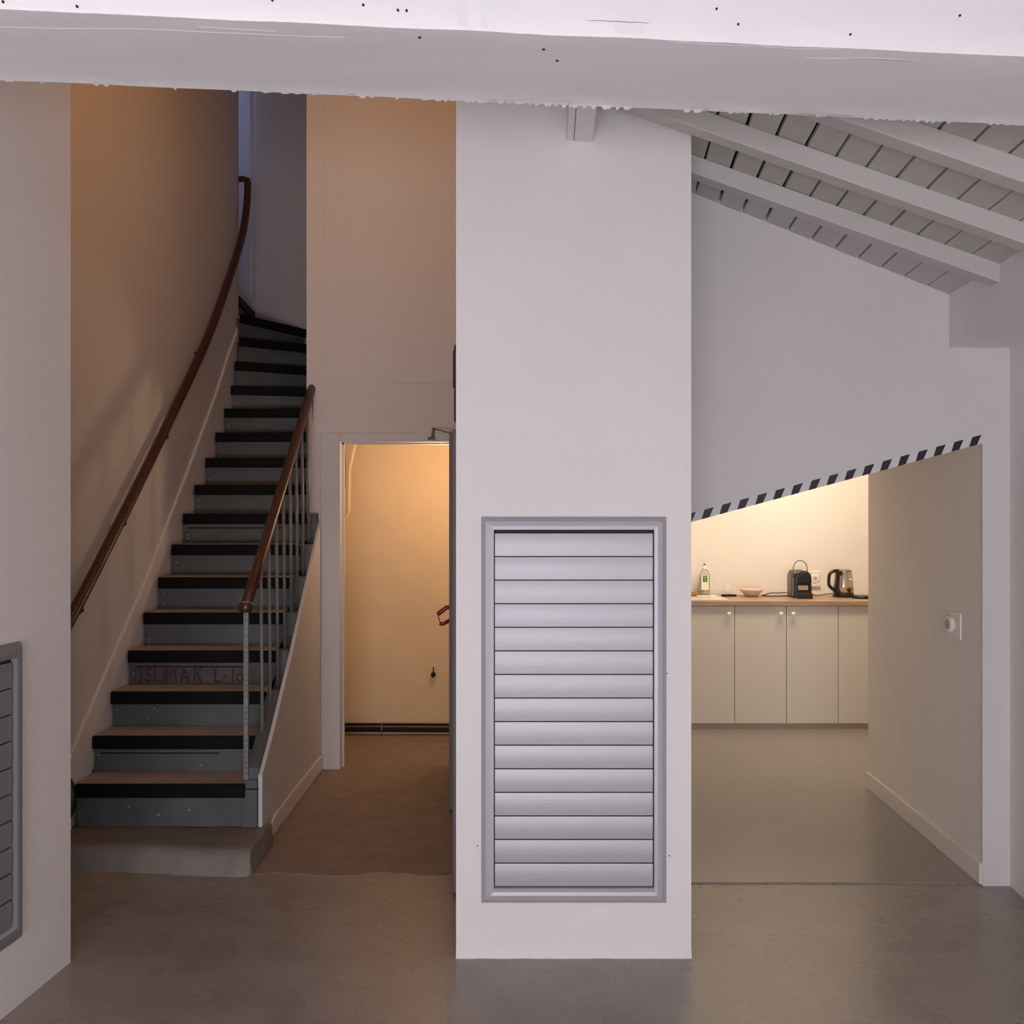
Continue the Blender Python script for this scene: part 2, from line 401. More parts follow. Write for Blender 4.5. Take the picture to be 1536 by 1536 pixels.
# cracks and nail holes
ck = MB()
def crack(x0, x1, yf, w_, face='under'):
    n = max(3, int((x1-x0)/.012)); up = []; dn = []
    for i in range(n+1):
        x = x0+(x1-x0)*i/n; t = math.sin(PI*i/n)**.4*w_*(.6+.5*random.random())
        y = yf(x)+.0012*noise.noise((x*60, 3, 3))
        up.append((x, y-t/2)); dn.append((x, y+t/2))
    if face == 'under':
        ck.add([(a, b, ZB-.0022) for a, b in up]+[(a, b, ZB-.0022) for a, b in dn], [(i, i+1, n+2+i, n+1+i) for i in range(n)])
    else:
        ck.add([(a, lin(f0, f1, a)-.003, b) for a, b in up]+[(a, lin(f0, f1, a)-.003, b) for a, b in dn], [(i, i+1, n+2+i, n+1+i) for i in range(n)])
for (a, b) in ((-.05, .03), (.10, .16), (.36, .42), (.44, .47), (.60, .74), (.74, .84), (-.34, -.31), (.17, .19)):
    crack(a, b, lambda x: lin(g0, g1, x)-.006, .0022)
crack(.62, .80, lambda x: lin(f0, f1, x)+.033, .0010)
for (x, dy) in ((.058, .055), (-.165, .03), (.085, .10)):
    ck.lathe([(.0028, -.0026), (.0028, -.001)], (x, lin(f0, f1, x)+dy, ZB), 8)
for (x, z) in ((-.26, .036), (-.20, .030), (-.185, .030), (-.415, .036), (.41, .034), (.37, .060), (.83, .07), (.62, .025), (-.86, .012), (-.74, .010)):
    ck.lathe([(.0022, -.0032), (.0022, 0)], (x, lin(f0, f1, x), ZB+z), 8, 'y')
crack(.13, .25, lambda x: ZB+.028, .0012, 'front')
obj('crack', ck, 'hole', bo, kind='stuff')
# thin raised scars of paint on the underside
sr = MB()
def scar(x0, x1, off, w_):
    n = max(4, int((x1-x0)/.01)); a = []; b = []; c = []
    for i in range(n+1):
        x = x0+(x1-x0)*i/n; y = lin(f0, f1, x)+off(x)+.0008*noise.noise((x*50, 1, 7))
        t = w_*(.5+.6*abs(noise.noise((x*35, 2, 2)))+.2)
        a.append((x, y-t, ZB-.0005)); b.append((x, y, ZB-.0011)); c.append((x, y+t, ZB-.0005))
    sr.add(a+b+c, [(i, i+1, n+2+i, n+1+i) for i in range(n)]+[(n+1+i, n+2+i, 2*n+3+i, 2*n+2+i) for i in range(n)])
scar(-.95, -.30, lambda x: .062+.012*noise.noise((x*4, 0, 0))-.03*(x+.95), .0010)
scar(.28, .60, lambda x: .006+.006*noise.noise((x*9, 3, 0)), .0014)
scar(.55, .80, lambda x: .040+.012*noise.noise((x*5, 8, 0)), .0008)
scar(-.55, -.42, lambda x: .03+.03*(x+.55), .0009)
obj('paint_scar', sr, 'beam', bo, kind='stuff')

# ------------------------------------------------------------ louvred aluminium grilles
def grille(name, w_, h, n, label, loc, rz):
    r = root(name, loc, rz, label, 'grille', 'aluminium louvre grilles')
    am_ = 'alu' if n == 15 else 'alu_shaded'; eg = .004 if n == 15 else .010
    fw = .045
    prof = [(0, 0), (0, -.008), (.006, -.017), (.016, -.024), (.032, -.027), (.045, -.025), (.045, -.001), (.030, 0)]   # across member, depth
    def member(p0, p1, inn):
        # p0,p1 outer corners (x,z); inn: inward direction at each corner (mitred)
        m = MB(); a = [(p0[0]+inn[0][0]*t, d, p0[1]+inn[0][1]*t) for t, d in prof]; b = [(p1[0]+inn[1][0]*t, d, p1[1]+inn[1][1]*t) for t, d in prof]
        m.hexa(a, b); return m
    cs = [(0, 0), (w_, 0), (w_, h), (0, h)]; dirs = [(1, 1), (-1, 1), (-1, -1), (1, -1)]
    for i in range(4):
        j = (i+1) % 4
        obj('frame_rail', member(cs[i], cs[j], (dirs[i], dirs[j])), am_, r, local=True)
    obj('gap_backing', MB().box(fw-.005, w_-fw+.005, -.0035, -.0005, fw-.005, h-fw+.005), 'alud', r, local=True)  # flat black plate on the wall; shade between the slats is its colour
    obj('sill', MB().prism([(-.023, fw-.001), (-.004, fw-.001), (-.004, fw+.012), (-.016, fw+.009)], 'x', fw, w_-fw), 'alu', r, local=True)
    z0 = fw+.016; z1 = h-fw-.010; pt = (z1-z0)/n; hs = pt-.0042
    me = None
    for k in range(n):
        if me is None:
            fr_ = [(-.0105-.0030*math.sin(PI*(.12+.88*t)), hs*(1-t)) for t in (0, .06, .15, .3, .45, .6, .75, .88, 1)]
            pf = [(-.0070, hs)]+fr_+[(-.0085, 0), (-.0075, hs*.5)]
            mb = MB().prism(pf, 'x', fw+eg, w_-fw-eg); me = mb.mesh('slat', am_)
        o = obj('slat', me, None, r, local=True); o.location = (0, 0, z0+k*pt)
    return r
grille('louvre_grille', .663, 1.383, 15, 'tall aluminium louvre grille with fifteen slats on the central white pier', (-.110, 3.679, .199), 0)
th = math.atan2(1, .1)
gx, gy = lx(3.319), 3.319; Lw = .663
dd = Vector((math.cos(th), math.sin(th)))
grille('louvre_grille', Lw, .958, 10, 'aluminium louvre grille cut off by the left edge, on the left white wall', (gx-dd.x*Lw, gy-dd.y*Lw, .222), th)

# ------------------------------------------------------------ staircase walls
def arc(cx, cy, R, a0, a1, n=14): return [(cx+R*math.cos(a0+(a1-a0)*i/n), cy+R*math.sin(a0+(a1-a0)*i/n)) for i in range(n+1)]
WL = [(3.64, -2.12), (4.9, -2.095), (5.67, -2.072), (7.0, -2.032), (7.35, -2.028)]
def wlx(y):
    for (a, b) in zip(WL, WL[1:]):
        if y <= b[0]: return a[1]+(b[1]-a[1])*(y-a[0])/(b[0]-a[0])
    return -2.028 if y < 7.49 else -2.828+math.sqrt(max(0, .64-(y-7.49)**2))
core = [(-3.4, 3.64)]+[(x, y) for y, x in WL]+arc(-2.828, 7.49, .8, 0, PI/2, 40)+[(-3.4, 8.29)]
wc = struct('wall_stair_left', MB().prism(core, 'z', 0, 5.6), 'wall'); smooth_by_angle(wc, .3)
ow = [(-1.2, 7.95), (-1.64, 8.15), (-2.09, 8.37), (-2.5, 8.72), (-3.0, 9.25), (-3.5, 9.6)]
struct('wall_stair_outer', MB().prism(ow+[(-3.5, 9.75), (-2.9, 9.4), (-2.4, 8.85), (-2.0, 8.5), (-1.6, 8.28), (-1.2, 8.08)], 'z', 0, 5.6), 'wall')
struct('trim_stair_corner', MB().box(-2.150, -2.132, 8.405, 8.415, 3.4, 5.6), 'wall')
struct('wall_stair_right', MB().box(-1.252, -1.234, 6.5, 8.05, 0, 5.6), 'wall')
struct('wall_stair_end', MB().box(-3.6, -3.4, 8.5, 9.7, 0, 5.6), 'wall')
# wall with the doorway
DY = 6.38; dx0, dx1, dz1 = -1.067, -.386, 2.036
dw = MB().box(-1.28, dx0-.03, DY, DY+.12, 0, 5.6).box(dx1+.03, -.15, DY, DY+.12, 0, 5.6).box(dx0-.03, dx1+.03, DY, DY+.12, dz1+.03, 5.6)
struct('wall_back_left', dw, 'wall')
# panel strips showing as faint lines on that wall
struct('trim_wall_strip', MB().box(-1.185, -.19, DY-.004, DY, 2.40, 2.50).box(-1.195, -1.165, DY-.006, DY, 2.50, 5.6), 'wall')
# under-stair wall
UX = -1.185
top = [(4.86, .35), (5.084, .501), (5.524, .834), (6.21, 1.41), (6.38, 1.555)]
struct('wall_understair', MB().prism([(4.86, 0)]+top+[(6.38, 0)], 'x', UX-.020, UX), 'wall', bevel=.003)
struct('baseboard_left', MB().prism([(4.99, .006), (6.37, .006), (6.37, .098), (5.10, .098), (4.99, .07)], 'x', UX, UX+.012), 'trim', bevel=.003)

# ------------------------------------------------------------ staircase
st = root('staircase', (-1.66, 4.86, .105), 0, 'grey painted staircase with black nosings winding up to the left', 'staircase')
NL, NR = {}, {}
lxs = [-2.066, -2.07, -2.06, -2.05, -2.042, -2.032, -2.024, -2.022, -2.016, -2.008, -2.003, -2.0]
for n in range(1, 13):
    y = 4.84+.207*(n-1); NL[n] = (lxs[n-1], y); NR[n] = (-1.262 if y < 6.35 else -1.252, y)
NL[13], NR[13] = (-2.01, 7.31), (-1.252, 7.49)
NL[14], NR[14] = (-1.99, 7.36), (-1.252, 7.80)
NL[15], NR[15] = (-1.975, 7.42), (-1.252, 7.97)
NL[16], NR[16] = (-1.98, 7.50), (-1.63, 8.14)
NL[17], NR[17] = (-2.06, 7.74), (-2.10, 8.36)
NL[18], NR[18] = (-2.17, 7.98), (-2.50, 8.70)
NL[19], NR[19] = (-2.42, 8.32), (-2.98, 9.2)
def zt(n): return .311+.1825*(n-1)
def off(p, q, d):
    v = Vector((q[0]-p[0], q[1]-p[1])); nrm = Vector((-v.y, v.x)).normalized()*d
    return (p[0]+nrm.x, p[1]+nrm.y), (q[0]+nrm.x, q[1]+nrm.y)
for n in range(1, 19):
    z = zt(n); L_, R_ = NL[n], NR[n]; L2, R2 = off(NL[n+1], NR[n+1], .045)
    extra = []
    if n == 15: extra = [(-1.252, 7.96)]
    if n == 16: extra = []
    La, Ra = off(L_, R_, .012)
    tr = obj('tread', MB().prism([La, Ra]+extra+[R2, L2], 'z', z-.030, z), 'tread', st, bevel=.0)
    La, Ra = off(L_, R_, -.004); Lb, Rb = off(L_, R_, .022)
    obj('nosing', MB().prism([La, Ra, Rb, Lb], 'z', z-.063, z+.0015), 'rubber', tr, bevel=.006)
    # riser and a thin lath below the nosing
    La, Ra = off(L_, R_, .026); Lb, Rb = off(L_, R_, .044)
    zb = .106 if n == 1 else zt(n-1)-.005
    ri = obj('riser', MB().prism([La, Ra, Rb, Lb], 'z', zb, z-.03), 'oldpaint' if n == 4 else 'gray', st, label='riser with faded red brown wash and old lettering' if n == 4 else None)
    La, Ra = off(L_, R_, .016); Lb, Rb = off(L_, R_, .026)
    obj('lath', MB().prism([La, Ra, Rb, Lb], 'z', z-.082, z-.06), 'gray', st)
    if n in (2, 4, 8):
        La, Ra = off((L_[0]+.03, L_[1]), (L_[0]+(.62 if n != 4 else .55), L_[1]), .0235); Lb, Rb = off((L_[0]+.03, L_[1]), (L_[0]+.62, L_[1]), .0265)
        obj('open_joint', MB().prism([La, Ra, Rb, Lb], 'z', z-.091, z-.0825), 'hole', st)
    if n == 4:
        gx = L_[0]+.045
        for ch_ in ')SLiMAK L-Jo':
            if ch_ == ' ': gx += .045; continue
            cu = bpy.data.curves.new('letter', 'FONT'); cu.body = ch_; cu.size = .118; cu.offset = 0 if ch_ == 'M' else .0012
            to = bpy.data.objects.new('t', cu); C.objects.link(to); bpy.context.view_layer.update()
            me = bpy.data.meshes.new_from_object(to.evaluated_get(bpy.context.evaluated_depsgraph_get())); bpy.data.objects.remove(to)
            x0_ = min(v.co.x for v in me.vertices); x1_ = max(v.co.x for v in me.vertices)
            tl = random.uniform(-.15, .15); up_ = random.uniform(-.004, .006)
            for v in me.vertices:
                x, y = v.co.x-x0_, v.co.y
                v.co = (gx+x*.72+y*tl, L_[1]+.0252, zb+.020+up_+y*.92)
            gx += (x1_-x0_)*.72+.013
            me.materials.clear(); me.materials.append(M['paint'])
            obj('letter', me, None, ri)
# white chipped spots on risers
random.seed(21)
ch = MB()
for n in list(range(1, 15)):
    for k in range(4 if n < 4 else 2):
        x = random.uniform(-1.9, -1.45) if n < 4 and k < 3 else NL[n][0]+.02
        yb = (NL[n][1]+.0255+(x-NL[n][0])*(NR[n][1]-NL[n][1])/(NR[n][0]-NL[n][0]))
        z = zt(n)-.12+random.uniform(-.05, .03); a = random.uniform(.004, .011)
        ch.add([(x, yb-.0005, z), (x+a, yb-.0005, z+.002), (x+a*.7, yb-.0005, z+.006), (x+.001, yb-.0005, z+.004)], [(0, 1, 2, 3)])
obj('chipped_spot', ch, 'trim', st, kind='stuff')
# outer string: sawtooth top, raking bottom resting on the under-stair wall
def wall_top(y):
    for (a, b) in zip(top, top[1:]):
        if a[0] <= y <= b[0]: return a[1]+(b[1]-a[1])*(y-a[0])/(b[0]-a[0])
    return top[-1][1]
sx0, sx1 = -1.262, -1.2055
sm = MB()
for n in range(1, 9):
    ya = NL[n][1]+.026; yb = NL[n+1][1]+.026; yb = min(yb, 6.378); ya = max(ya, 4.866)
    z = min(zt(n), 1.60 if n == 8 else 9)
    za = max(z, wall_top(ya)+.03) if n < 3 else z; zb2 = max(z, wall_top(yb)+.03) if n < 3 else z
    sm.prism([(ya, wall_top(ya)-.07 if n > 1 else .295), (yb, wall_top(yb)-.07), (yb, zb2), (ya, za)], 'x', sx0+.002, sx1)
obj('outer_string', sm, 'gray', st)
nh = MB()
random.seed(9)
for k in range(22):
    y = random.uniform(4.95, 6.3); z = wall_top(y)+random.uniform(.03, .10)
    nh.lathe([(.004, 0), (.003, .0015)], (sx1, y, z+.02), 7, 'x')
obj('nail_head', nh, 'dirt', st, kind='stuff')
# white wall string following the left wall
stn = [(4.80, .15, .425), (4.95, .25, .56), (5.67, .75, 1.157), (6.4, 1.35, 1.83), (7.0, 1.80, 2.42), (7.3, 2.1, 2.74), (7.49, 2.4, 2.92), (7.65, 2.6, 3.06)]
wsx = [wlx(t[0])+.020 for t in stn]
vs = []; fs = []
for (y, za, zb_), x in zip(stn, wsx): vs += [(x, y, za), (x, y, zb_), (wlx(y)+.0005, y, zb_), (wlx(y)+.0005, y, za)]
for i in range(len(stn)-1):
    for j in range(4): fs.append((i*4+j, i*4+4+j, i*4+4+(j+1) % 4, i*4+(j+1) % 4))
fs += [(0, 1, 2, 3), tuple(len(vs)-4+j for j in (3, 2, 1, 0))]
obj('wall_string', MB().add(vs, fs), 'trim', st, bevel=.004, label='white painted string board along the wall')
struct('baseboard_stair', MB().box(-2.115, -2.078, 3.66, 4.83, 0, .24).box(-2.094, -2.074, 4.905, 5.06, .24, .42), 'trim', bevel=.003)
# newel block
nb = MB().box(-1.278, -1.2065, 4.845, 4.93, .106, .285).box(-1.272, -1.208, 4.85, 4.93, .288, .33)
obj('newel_block', nb, 'gray', st, bevel=.003)

# balustrade
bal = root('balustrade', (-1.26, 4.86, .33), 0, 'stair balustrade with thin grey metal bars and sloping brown handrail', 'balustrade')
def rail_z(y): return 1.157+(y-4.86)*(2.41-1.157)/(6.44-4.86)
def railx(y): return -1.262+.012*(y-4.86)/1.58
po = obj('newel_post', MB().box(-1.273, -1.251, 4.852, 4.874, .33, 1.13), 'steel', bal, bevel=.002)
ph = MB()
for k in range(30):
    if k in (2, 3, 5, 9, 16, 21, 22): continue
    ph.lathe([(.0032, -.0008), (.0032, .001)], (-1.262, 4.852, 1.115-k*.026), 8, 'y')
obj('screw_hole', ph, 'hole', po, kind='stuff')
for k in range(9):
    y = 5.07+.165*k; x = -1.238
    n = max(1, int((y-4.866)/.207)+1); zf = zt(n)
    m = MB().tube([(x+.002, y, zf), (x, y, (zf+rail_z(y))/2), (x-.006, y-.004, rail_z(y)-.01)], .0085, 10)
    obj('baluster', m, 'steel', bal)
pts = [(railx(y), y, rail_z(y)) for y in (4.845, 5.1, 5.5, 5.9, 6.3, 6.44)]
obj('handrail', MB().tube(pts, .026, 14, 1.0), 'wood', bal)
obj('rail_underside_bar', MB().tube([(p[0]+.0, p[1]+.01, p[2]-.034) for p in pts[:5]], .009, 8), 'steel', bal)
kn = obj('rail_end_block', MB().lathe([(.024, 0), (.033, .008), (.034, .035), (.028, .048)], (-1.262, 4.855, 1.125), 16), 'wood', bal)
obj('block_top', MB().lathe([(.027, 0), (.020, .004)], (-1.262, 4.855, 1.173), 16), 'woodlight', kn)

# wall handrail
hr = root('wall_handrail', (-2.03, 4.81, 1.17), 0, 'long brown wooden handrail fixed along the curving left stair wall', 'handrail')
P = [(-2.045, 4.60, 1.01), (-2.04, 4.84, 1.184), (-2.022, 5.4, 1.64), (-2.009, 5.965, 2.105), (-1.98, 6.64, 2.715), (-1.975, 7.197, 3.278), (-1.978, 7.52, 3.646), (-1.99, 7.69, 3.92), (-2.0, 7.75, 4.10)]
def catmull(P, n=6):
    P = [Vector(p) for p in P]; out = []
    for i in range(len(P)-1):
        p0, p1, p2, p3 = P[max(i-1, 0)], P[i], P[i+1], P[min(i+2, len(P)-1)]
        for k in range(n):
            t = k/n; out.append(.5*((2*p1)+(p2-p0)*t+(2*p0-5*p1+4*p2-p3)*t*t+(-p0+3*p1-3*p2+p3)*t**3))
    out.append(P[-1]); return out
obj('rail', MB().tube(catmull(P), .027, 12), 'wood', hr)
obj('rail_return', MB().tube([(-2.0, 7.75, 4.08), (-2.003, 7.75, 4.115), (-2.03, 7.75, 4.12), (-2.08, 7.75, 4.12)], .022, 10), 'wood', hr)
obj('rail_return', MB().tube([(-2.045, 4.60, 1.01), (-2.07, 4.585, 1.0), (-2.10, 4.585, 1.0)], .022, 10), 'wood', hr)
for y, z in ((4.83, 1.176), (5.33, 1.58), (5.93, 2.076), (6.60, 2.68)):
    xr = wlx(y)+.060
    obj('bracket', MB().tube([(xr+.004, y, z-.015), (xr+.006, y, z-.040), (xr-.015, y, z-.056), (wlx(y)-.005, y, z-.058)], [.011, .013, .010, .010], 8), 'wood', hr)

# black wheel-like disc peeping out behind the left wall
wh = root('wheel', (-2.235+.02, 4.76, .105), 0, 'round black rim peeping out behind the left wall beside the bottom stair', 'wheel')
# it sits in front of the first stair, in the shadow of the left wall
wx = -1.912
wh.location = (-2.0, 4.70, .105)
WM[wh.name] = Matrix.Translation((-2.0, 4.70, .105))
tor = MB(); seg = 40; rings = []
cx_, cyy, cz_ = -2.07+.0, 4.70, .285
vs = []; fs = []
for i in range(seg):
    a = 2*PI*i/seg
    for k in range(10):
        b = 2*PI*k/10; r = .150+.028*math.cos(b)
        vs.append((cx_-.105+r*math.cos(a)*1.0+.0, cyy+.020*math.sin(b), cz_+r*math.sin(a)))
for i in range(seg):
    for k in range(10): fs.append((i*10+k, ((i+1) % seg)*10+k, ((i+1) % seg)*10+(k+1) % 10, i*10+(k+1) % 10))
tor.add(vs, fs, True)
obj('tyre', tor, 'black', wh)
obj('hub', MB().lathe([(.13, -.008), (.13, .008)], (cx_-.105, cyy, cz_), 32, 'y').lathe([(.03, -.03), (.03, .03)], (cx_-.105, cyy, cz_), 16, 'y'), 'blackm', wh)

# ------------------------------------------------------------ doorway, back room
d1 = root('door_1', (-.37, 6.36, 0), 0, kind='structure')
fm = MB().box(dx0-.062-.06, dx0, DY-.022, DY+.12, 0, dz1+.055).box(dx1, dx1+.06, DY-.012, DY+.12, 0, dz1+.055).box(dx0, dx1, DY-.016, DY+.12, dz1, dz1+.055)
obj('door_frame', fm, 'wall', d1, bevel=.003)
obj('door_stop', MB().box(dx0, dx0+.012, DY+.05, DY+.08, 0, dz1).box(dx0, dx1, DY+.05, DY+.08, dz1-.012, dz1), 'wall', d1)
# leaf stands open towards the viewer, almost edge on
leaf = [(-.384, 6.345), (-.335, 5.45), (-.295, 5.45), (-.344, 6.345)]
obj('door_leaf', MB().prism(leaf, 'z', .012, 2.03), 'doorg', d1, bevel=.002)
dh = obj('door_handle', MB().tube([(-.33, 5.53, 1.085), (-.352, 5.53, 1.085), (-.392, 5.53, 1.055), (-.402, 5.53, 1.048)], .0125, 10).tube([(-.402, 5.53, 1.05), (-.390, 5.53, 1.008)], .003, 6).tube([(-.392, 5.53, .998), (-.375, 5.53, .995), (-.335, 5.53, 1.015)], .011, 10), 'red', d1, label='red door lever')
cl = obj('door_closer', MB().box(-.52, -.478, DY-.05, DY-.017, dz1+.012, dz1+.026), 'black', d1, label='small black door closer with a thin arm')
obj('closer_arm', MB().tube([(-.492, DY-.035, dz1+.026), (-.486, DY-.035, dz1+.085)], .009, 8).tube([(-.486, DY-.035, dz1+.08), (-.37, 6.1, dz1+.035)], .0045, 6), 'steel', cl)
d2 = root('door_2', (-.23, 4.3, 0), 0, kind='structure')
obj('door_leaf', MB().prism([(-.2485, 4.27), (-.2030, 4.27), (-.2400, 5.10), (-.2855, 5.10)], 'z', .010, 1.945), 'doorg', d2, bevel=.002)
obj('hinge', MB().tube([(-.262, 5.112, .3), (-.262, 5.112, .4)], .008, 8).tube([(-.262, 5.112, 1.5), (-.262, 5.112, 1.6)], .008, 8), 'steel', d2)
# dark red box on the pier's hidden side
eb = root('hose_box', (-.215, 4.20, 1.98), 0, 'narrow dark red edge showing beside the pier above the open door', 'box')
obj('body', MB().prism([(-.2355, 4.15), (-.203, 4.15), (-.203, 4.37), (-.2355, 4.37)], 'z', 1.965, 2.28), 'dred', eb, bevel=.008)
obj('cover', MB().prism([(1.97+.0, 0)]*0 + [(-.2385, 4.13), (-.203, 4.13), (-.203, 4.15), (-.2385, 4.15)], 'z', 2.10, 2.255), 'black', eb, bevel=.006)
# back room
struct('wall_backroom_back', MB().box(-1.3, .5, 7.36, 7.46, 0, 2.9), 'cream_wall')
struct('wall_backroom_right', MB().box(.4, .5, 6.4, 7.46, 0, 2.9), 'cream_wall')
struct('wall_backroom_front', MB().box(-.15, .5, 6.4, 6.5, 0, 2.9), 'wall')
struct('ceiling_back_room', MB().box(-1.234, .5, 6.5, 7.46, 2.8, 2.9), 'wall')
pp = root('floor_pipe', (-.6, 7.33, .04), 0, 'dark pipe running along the foot of the back room wall', 'pipe')
obj('pipe', MB().tube([(-1.23, 7.325, .045), (-.4, 7.322, .042), (.38, 7.318, .034)], .018, 10), 'pipe', pp)
obj('pipe', MB().tube([(-1.23, 7.335, .078), (.38, 7.335, .072)], .010, 8), 'pipe', pp)
obj('clip', MB().tube([(-.93, 7.30, .02), (-.93, 7.295, .06), (-.93, 7.32, .095)], .004, 6), 'steel', pp)
hk = root('wall_stub', (-.565, 7.36, .433), 0, 'small dark pipe stub low on the back room wall', 'stub')
obj('stub', MB().lathe([(.012, -.05), (.016, -.045), (.018, 0)], (-.565, 7.36, .433), 14, 'y'), 'pipe', hk)
obj('hook', MB().tube([(-.565, 7.35, .445), (-.562, 7.34, .475), (-.568, 7.355, .485)], .004, 6), 'pipe', hk)
# whitewashed brace and cable in the upper left of the back room
bm2 = MB().prism([(-1.20, 2.35), (-.975, 2.35), (-1.043, 2.06), (-1.083, 1.889), (-1.088, 1.60), (-1.119, 1.547), (-1.150, 1.49), (-1.20, 1.45)], 'y', 6.82, 6.90)
br = tag(obj('brace', bm2, 'cream_wall', bevel=.004), 'whitewashed timber brace in the upper left of the doorway', 'brace')
tag(obj('cable', MB().tube(catmull([(-1.118, 6.80, 2.25), (-1.114, 6.80, 2.05), (-1.104, 6.80, 1.90), (-1.108, 6.80, 1.78), (-1.124, 6.80, 1.66), (-1.126, 6.80, 1.56)]), .003, 6), 'greyp'), 'thin grey cable hanging in front of the whitewashed brace', 'cable')

# ------------------------------------------------------------ kitchen
CT = .948; CY = 7.515
def knob(x, p):
    return obj('knob', MB().lathe([(.006, -.022), (.014, -.026), (.018, -.034), (.015, -.042), (.006, -.045)], (x, CY+.012, .852), 16, 'y'), 'white', p)
cabs = [(.871, 1.634, 'white two-door base cabinet under the sink, left of the counter'), (1.634, 2.394, 'white two-door base cabinet below the bowl and coffee machine'), (2.394, 3.156, 'white base cabinet at the right, mostly hidden by the niche wall')]
for x0, x1, lb in cabs:
    r = root('base_cabinet', ((x0+x1)/2, CY+.28, .006), 0, lb, 'cabinet', 'white kitchen base cabinets')
    obj('carcass', MB().box(x0+.001, x1-.001, CY+.021, 8.07, .048, CT-.036), 'cabin', r)
    obj('plinth', MB().box(x0, x1, CY+.012, CY+.03, .006, .048), 'plinth', r)
    xm = (x0+x1)/2
    for a, b, kx in ((x0, xm, xm-.045), (xm, x1, xm+.045)):
        d = obj('door', MB().box(a+.002, b-.002, CY, CY+.019, .049, CT-.039), 'cab', r, bevel=.0015)
        if x0 < 1 and a > x0: knob(b-.045, d)
        elif x0 < 1: knob(a+.045, d)
        else: knob(kx, d)
tag(obj('worktop', MB().box(.43, 3.99, CY-.025, 8.075, CT-.035, CT), 'ctop', bevel=.002), 'long oak effect worktop over the white kitchen cabinets', 'worktop')
# sink
sk = root('sink', (1.30, 7.78, CT), 0, 'stainless steel sink at the left end of the oak worktop', 'sink')
obj('rim', MB().box(.90, 1.60, 7.56, 7.58, CT, CT+.006).box(.90, 1.60, 7.95, 7.97, CT, CT+.006).box(1.58, 1.60, 7.58, 7.95, CT, CT+.006).box(.90, .92, 7.58, 7.95, CT, CT+.006), 'sinkm', sk, bevel=.002)
obj('basin', MB().box(.92, 1.58, 7.58, 7.95, CT+.0005, CT+.003).box(1.30, 1.36, 7.60, 7.93, CT, CT+.004), 'sinkm', sk)
sg = tag(obj('sponge', MB().box(1.33, 1.435, 7.90, 7.965, CT+.006, CT+.030), 'sponge', bevel=.006), 'flat yellow brown sponge at the back of the sink', 'sponge')
# washing-up liquid
bx_, by_ = 1.505, 8.005
bt = root('soap_bottle', (bx_, by_, CT+.001), 0, 'clear bottle of washing-up liquid with green label beside the sink', 'bottle')
body = [(.034, 0), (.041, .006), (.043, .03), (.043, .14), (.040, .165), (.026, .190), (.017, .198)]
obj('bottle_body', MB().lathe(body, (bx_, by_, CT+.001), 24, 'z', 1, .6), 'clear', bt)
obj('liquid', MB().lathe([(.032, .003), (.038, .010), (.039, .14), (.034, .155)], (bx_, by_, CT+.001), 20, 'z', 1, .55), mat('pale_soap', (.80, .78, .62), .2), bt)
obj('cap', MB().lathe([(.018, .198), (.018, .216), (.009, .222), (.008, .236)], (bx_, by_, CT+.001), 16), 'white', bt)
obj('spout', MB().ball((bx_, by_, CT+.241), .0085), 'black', bt)
lb_ = obj('label_panel', MB().box(bx_-.030, bx_+.026, by_-.030, by_-.0285, CT+.045, CT+.158), 'white', bt)
obj('label_print', MB().box(bx_-.018, bx_+.016, by_-.0315, by_-.0300, CT+.108, CT+.155), 'green', lb_)
obj('label_mark', MB().box(bx_-.004, bx_+.004, by_-.0325, by_-.0315, CT+.112, CT+.140).box(bx_-.012, bx_+.010, by_-.0325, by_-.0315, CT+.140, CT+.148), 'lime', lb_)
obj('label_foot', MB().ball((bx_-.018, by_-.030, CT+.038), .009, 10, (1.2, .2, .8)), 'sponge', lb_)
# glass and black pad
gx_, gy_ = 1.685, 8.0
tag(obj('drinking_glass', MB().lathe([(.026, 0), (.032, .09), (.0305, .09), (.0245, .006), (.001, .005)], (gx_, gy_, CT+.001), 24), 'glass'), 'small clear drinking glass behind the black scouring pad', 'glass')
vs = [(1.612, 7.90), (1.64, 7.885), (1.69, 7.888), (1.712, 7.88), (1.735, 7.895), (1.728, 7.93), (1.68, 7.935), (1.63, 7.93)]
tag(obj('scouring_pad', MB().prism(vs, 'z', CT+.0005, CT+.016), 'blackm', bevel=.005), 'flat black scouring pad on the worktop between bottle and bowl', 'pad')
# bowl
bp = [(.045, 0), (.048, .002), (.066, .026), (.090, .050), (.093, .056), (.089, .057), (.062, .030), (.044, .008), (.001, .007)]
tag(obj('bowl', MB().lathe(bp, (1.847, 7.90, CT+.0005), 32), 'porc'), 'shallow pale pink bowl alone on the middle of the worktop', 'bowl')
# coffee machine
mx, my = 2.185, 7.80
cm = root('coffee_machine', (mx, my, CT), 0, 'black and grey capsule coffee machine with wire carrying handle', 'coffee machine')
side = [(-.02, .0), (.115, .0), (.12, .12), (.11, .17), (.07, .205), (.02, .215), (-.02, .195)]
bd = MB().prism([(my+a, CT+b) for a, b in side], 'x', mx-.062, mx+.040)
obj('water_tank', bd, 'greyd', cm, bevel=.016, seg=3)
hd = [(mx-.040+.055+.055*math.cos(t*PI/12), CT+.155+.055*math.sin(t*PI/12)) for t in range(13)]
hd = hd+[(mx-.040, CT+.11), (mx+.070, CT+.11)]
obj('brew_head', MB().prism(hd, 'y', my-.095, my-.015), 'black', cm, bevel=.006)
obj('brew_ring', MB().lathe([(.036, -.010), (.040, -.004), (.040, 0)], (mx+.015, my-.095, CT+.160), 24, 'y').lathe([(.022, -.014), (.024, -.010)], (mx+.015, my-.095, CT+.160), 20, 'y'), 'black', cm)
